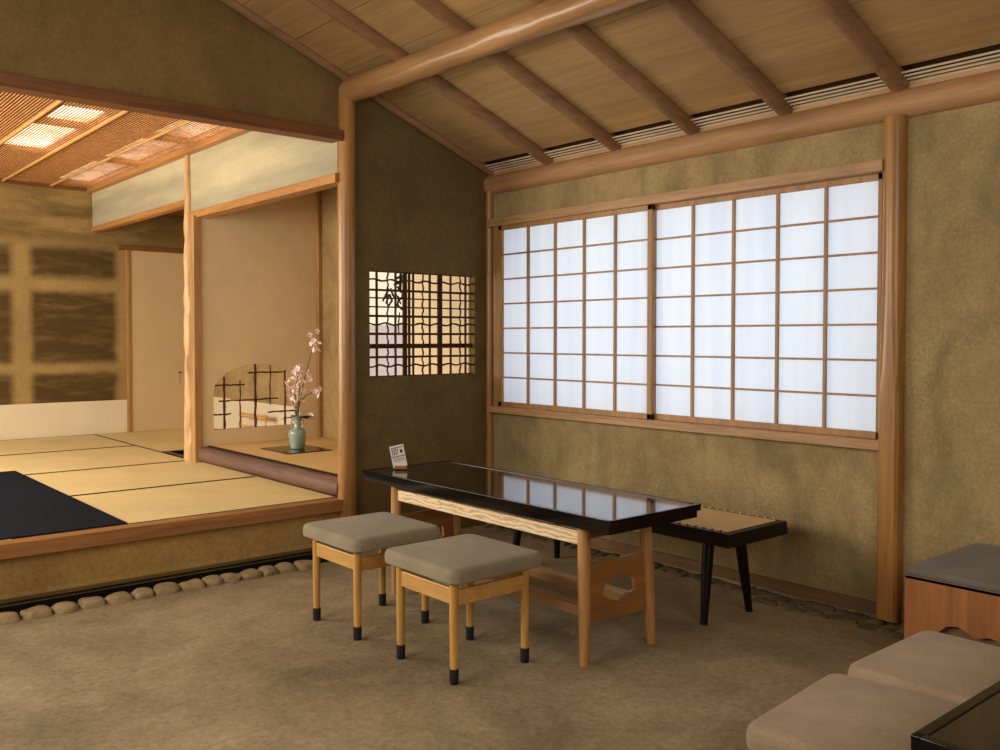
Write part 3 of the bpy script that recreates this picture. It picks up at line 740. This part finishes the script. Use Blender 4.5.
def blossom(bm, bc, c, r, rn):
    ax = Vector((rn.uniform(-1, 1), rn.uniform(-1.5, 0.4), rn.uniform(-0.3, 1))).normalized()
    u = ax.orthogonal().normalized(); w = ax.cross(u)
    for k in range(5):
        t0 = 2 * math.pi * k / 5 + rn.uniform(-.1, .1)
        d = u * math.cos(t0) + w * math.sin(t0); e = ax.cross(d)
        P = [c, c + d * r * 0.5 + e * r * 0.42 + ax * r * 0.16, c + d * r * 0.98 + e * r * 0.26 + ax * r * 0.42, c + d * r * 0.98 - e * r * 0.26 + ax * r * 0.42, c + d * r * 0.5 - e * r * 0.42 + ax * r * 0.16]
        vs = [bm.verts.new(p) for p in P] ; vb = [bm.verts.new(p + ax * 0.0018) for p in P]
        bm.faces.new(vs); bm.faces.new(vb[::-1])
        for i in range(5): bm.faces.new((vs[i], vb[i], vb[(i + 1) % 5], vs[(i + 1) % 5]))
    r_ = bmesh.ops.create_icosphere(bc, subdivisions=1, radius=r * 0.2)
    bmesh.ops.translate(bc, verts=r_['verts'], vec=c + ax * r * 0.2)
def branch(label, stems, clusters, leaves, seed):
    rn = random.Random(seed)
    t = thing('blossom_branch', (vx_, vy_, vz + 0.24), label, 'flowers', 'blossom branches in the celadon vase')
    for pts in stems:
        obj('stem', tube(new(), pts, [0.006 - 0.0035 * i / (len(pts) - 1) for i in range(len(pts))], 6, 0.2, seed), 'stem', t, True)
    for (c, n, sx, sz) in clusters:
        for k in range(n):
            p = Vector(c) + Vector((rn.gauss(0, sx), rn.gauss(0, sx), rn.gauss(0, sz)))
            bm = new(); bc = new(); blossom(bm, bc, p, rn.uniform(0.020, 0.028), rn)
            b = obj('blossom', bm, 'petal', t); obj('flower_centre', bc, 'stamen', b)
    for (c, d, L) in leaves:
        bm = new(); d = Vector(d).normalized(); s_ = d.cross(Vector((0, 0, 1))).normalized(); prev = None
        for i in range(7):
            f = i / 6; ww = L * 0.17 * math.sin(math.pi * min(0.98, f + 0.04)) + 0.001; p = Vector(c) + d * L * f + Vector((0, 0, -L * 0.25 * f * f))
            row = [bm.verts.new(p - s_ * ww + Vector((0, 0, ww * .3))), bm.verts.new(p), bm.verts.new(p + s_ * ww + Vector((0, 0, ww * .3)))]
            rowb = [bm.verts.new(v.co + Vector((0, 0, -0.0015))) for v in row]
            if prev:
                for a in (0, 1):
                    bm.faces.new((prev[0][a], prev[0][a + 1], row[a + 1], row[a])); bm.faces.new((prev[1][a], prev[1][a + 1], rowb[a + 1], rowb[a]))
            prev = (row, rowb)
        obj('leaf', bm, 'leaf', t, True)
b0 = (vx_, vy_, vz + 0.245)
branch('tall thin blossom branch topped with one pink cluster',
       [[b0, (3.60, 6.775, 0.85), (3.625, 6.76, 1.00), (3.655, 6.74, 1.15), (3.69, 6.73, 1.28), (3.705, 6.72, 1.38)], [(3.60, 6.77, 0.86), (3.65, 6.75, 0.92), (3.73, 6.70, 0.955)]],
       [((3.712, 6.712, 1.335), 13, 0.022, 0.042), ((3.665, 6.738, 1.07), 4, 0.010, 0.035), ((3.735, 6.70, 0.955), 6, 0.022, 0.018)], [], 3)
branch('dense bushy blossom branch with dark leaves at the vase mouth',
       [[b0, (3.565, 6.775, 0.85), (3.56, 6.78, 0.95), (3.58, 6.775, 1.06), (3.60, 6.765, 1.16)], [b0, (3.55, 6.79, 0.84), (3.535, 6.80, 0.92), (3.53, 6.805, 1.02)], [b0, (3.585, 6.76, 0.9), (3.60, 6.76, 1.03)]],
       [((3.60, 6.77, 1.08), 15, 0.026, 0.055), ((3.545, 6.80, 0.97), 13, 0.022, 0.055), ((3.605, 6.765, 0.96), 11, 0.020, 0.05), ((3.57, 6.785, 0.87), 5, 0.015, 0.03), ((3.675, 6.73, 0.75), 3, 0.012, 0.012)],
       [(b0, (0.9, -0.6, 0.25), 0.15), (b0, (-0.9, 0.5, 0.25), 0.14), (b0, (0.4, -1, 0.3), 0.12), (b0, (1, -0.9, 0.5), 0.16), (b0, (-0.6, -0.4, 0.45), 0.11)], 7)

# twig grille in the arched opening
def twig(p, q, r, seed, label):
    rn = random.Random(seed); n = 9
    pts = [v + Vector((rn.uniform(-.004, .004), 0, rn.uniform(-.004, .004))) if 0 < i < n else v for i, v in enumerate(line(p, q, n))]
    tag(obj('twig_bar', tube(new(), pts, [r * (1.25 if i % 3 == 1 else 0.95) for i in range(n + 1)], 8, 0.25, seed), 'branch', smooth=True), label, 'twig', 'twig bars in the arched opening')
V = [(3.28, 0.59, 1.053, .010, 'upright twig bar of the arch, first from the left'), (3.426, 0.59, 1.022, .006, 'upright twig bar of the arch, second from the left'),
     (3.568, 0.59, 1.165, .011, 'thickest upright twig bar in the middle of the arch'), (3.712, 0.79, 1.155, .006, 'short upright twig hanging from the arch top, right of centre'),
     (3.858, 0.59, 1.10, .009, 'upright twig bar of the arch, nearest the vase')]
for i, (x, a, b, r, l) in enumerate(V): twig((x, 7.535, a), (x, 7.535, b), r, i, l)
H = [(3.165, 3.465, 0.98, 'level twig high on the left of the arch'), (3.494, 3.85, 1.084, 'highest level twig, right under the arch top'),
     (3.226, 3.78, 0.845, 'long level twig across the middle of the arch'), (3.165, 3.334, 0.729, 'short level twig low on the left of the arch'), (3.681, 3.995, 0.725, 'level twig low on the right, behind the vase mouth')]
for i, (a, b, z, l) in enumerate(H): twig((a, 7.52, z), (b, 7.52, z + 0.002), 0.0065, i + 20, l)

# small wooden stand seen through the arch
t = thing('bamboo_stand', (4.2, 8.92, ZP), 'small bamboo stand against the white dado beyond the arch', 'stand')
for y in (8.63, 9.21):
    obj('upright', tube(new(), line((4.2, y, ZP), (4.2, y, 0.60), 4), 0.008, 8), 'bamboo', t, True)
for z, r in ((0.565, 0.022), (0.45, 0.010)):
    obj('crossbar', tube(new(), line((4.2, 8.60, z), (4.2, 9.24, z), 8), r, 10, 0.1, 3), 'bamboo', t, True)
obj('shelf', box(new(), 4.05, 4.22, 8.63, 9.21, 0.40, 0.415, 0.003), 'bamboo', t)

# hanging scroll on the alcove side wall, seen through the lattice
t = thing('hanging_scroll', (4.19, 6.35, 1.0), 'white scroll with cursive black brush writing seen through the lattice', 'scroll')
sc_ = obj('scroll_paper', box(new(), 4.188, 4.192, 6.09, 6.66, 1.50, 2.06), 'scroll', t)
obj('scroll_mount', box(new(), 4.187, 4.193, 6.09, 6.66, 1.0, 1.50), 'scroll_low', t)
obj('roller', tube(new(), line((4.18, 6.07, 0.99), (4.18, 6.68, 0.99), 2), 0.012, 10), 'reed_dark', t, True)
bm = new()
def stroke(pts, r=0.009):
    P = [(4.1868, a, b) for a, b in pts]
    tube(bm, P, [r * (0.5 + 0.8 * math.sin(math.pi * (i + 0.6) / (len(P) + 0.2))) for i in range(len(P))], 6)
stroke([(6.155, 1.93), (6.15, 1.88), (6.16, 1.80), (6.15, 1.76)], .012)
stroke([(6.23, 1.875), (6.19, 1.885), (6.12, 1.90)]); stroke([(6.25, 1.83), (6.19, 1.84), (6.11, 1.855)])
stroke([(6.20, 1.81), (6.17, 1.78), (6.12, 1.77), (6.13, 1.72), (6.18, 1.70), (6.15, 1.67)], .011)
stroke([(6.33, 1.80), (6.37, 1.75), (6.42, 1.70)]); stroke([(6.30, 1.80), (6.27, 1.75), (6.23, 1.71)])
stroke([(6.38, 1.735), (6.31, 1.745), (6.28, 1.70), (6.33, 1.66)], .010); stroke([(6.33, 1.74), (6.37, 1.68)])
stroke([(6.22, 1.74), (6.18, 1.72), (6.20, 1.66), (6.13, 1.62)], .010); stroke([(6.17, 1.60), (6.19, 1.50), (6.18, 1.42)], .006)
obj('brush_writing', bm, 'ink', sc_, True)
struct(obj('trim_side_paper', box(new(), 4.194, 4.20, 5.28, 6.09, 0.9, 2.3), 'silk'))
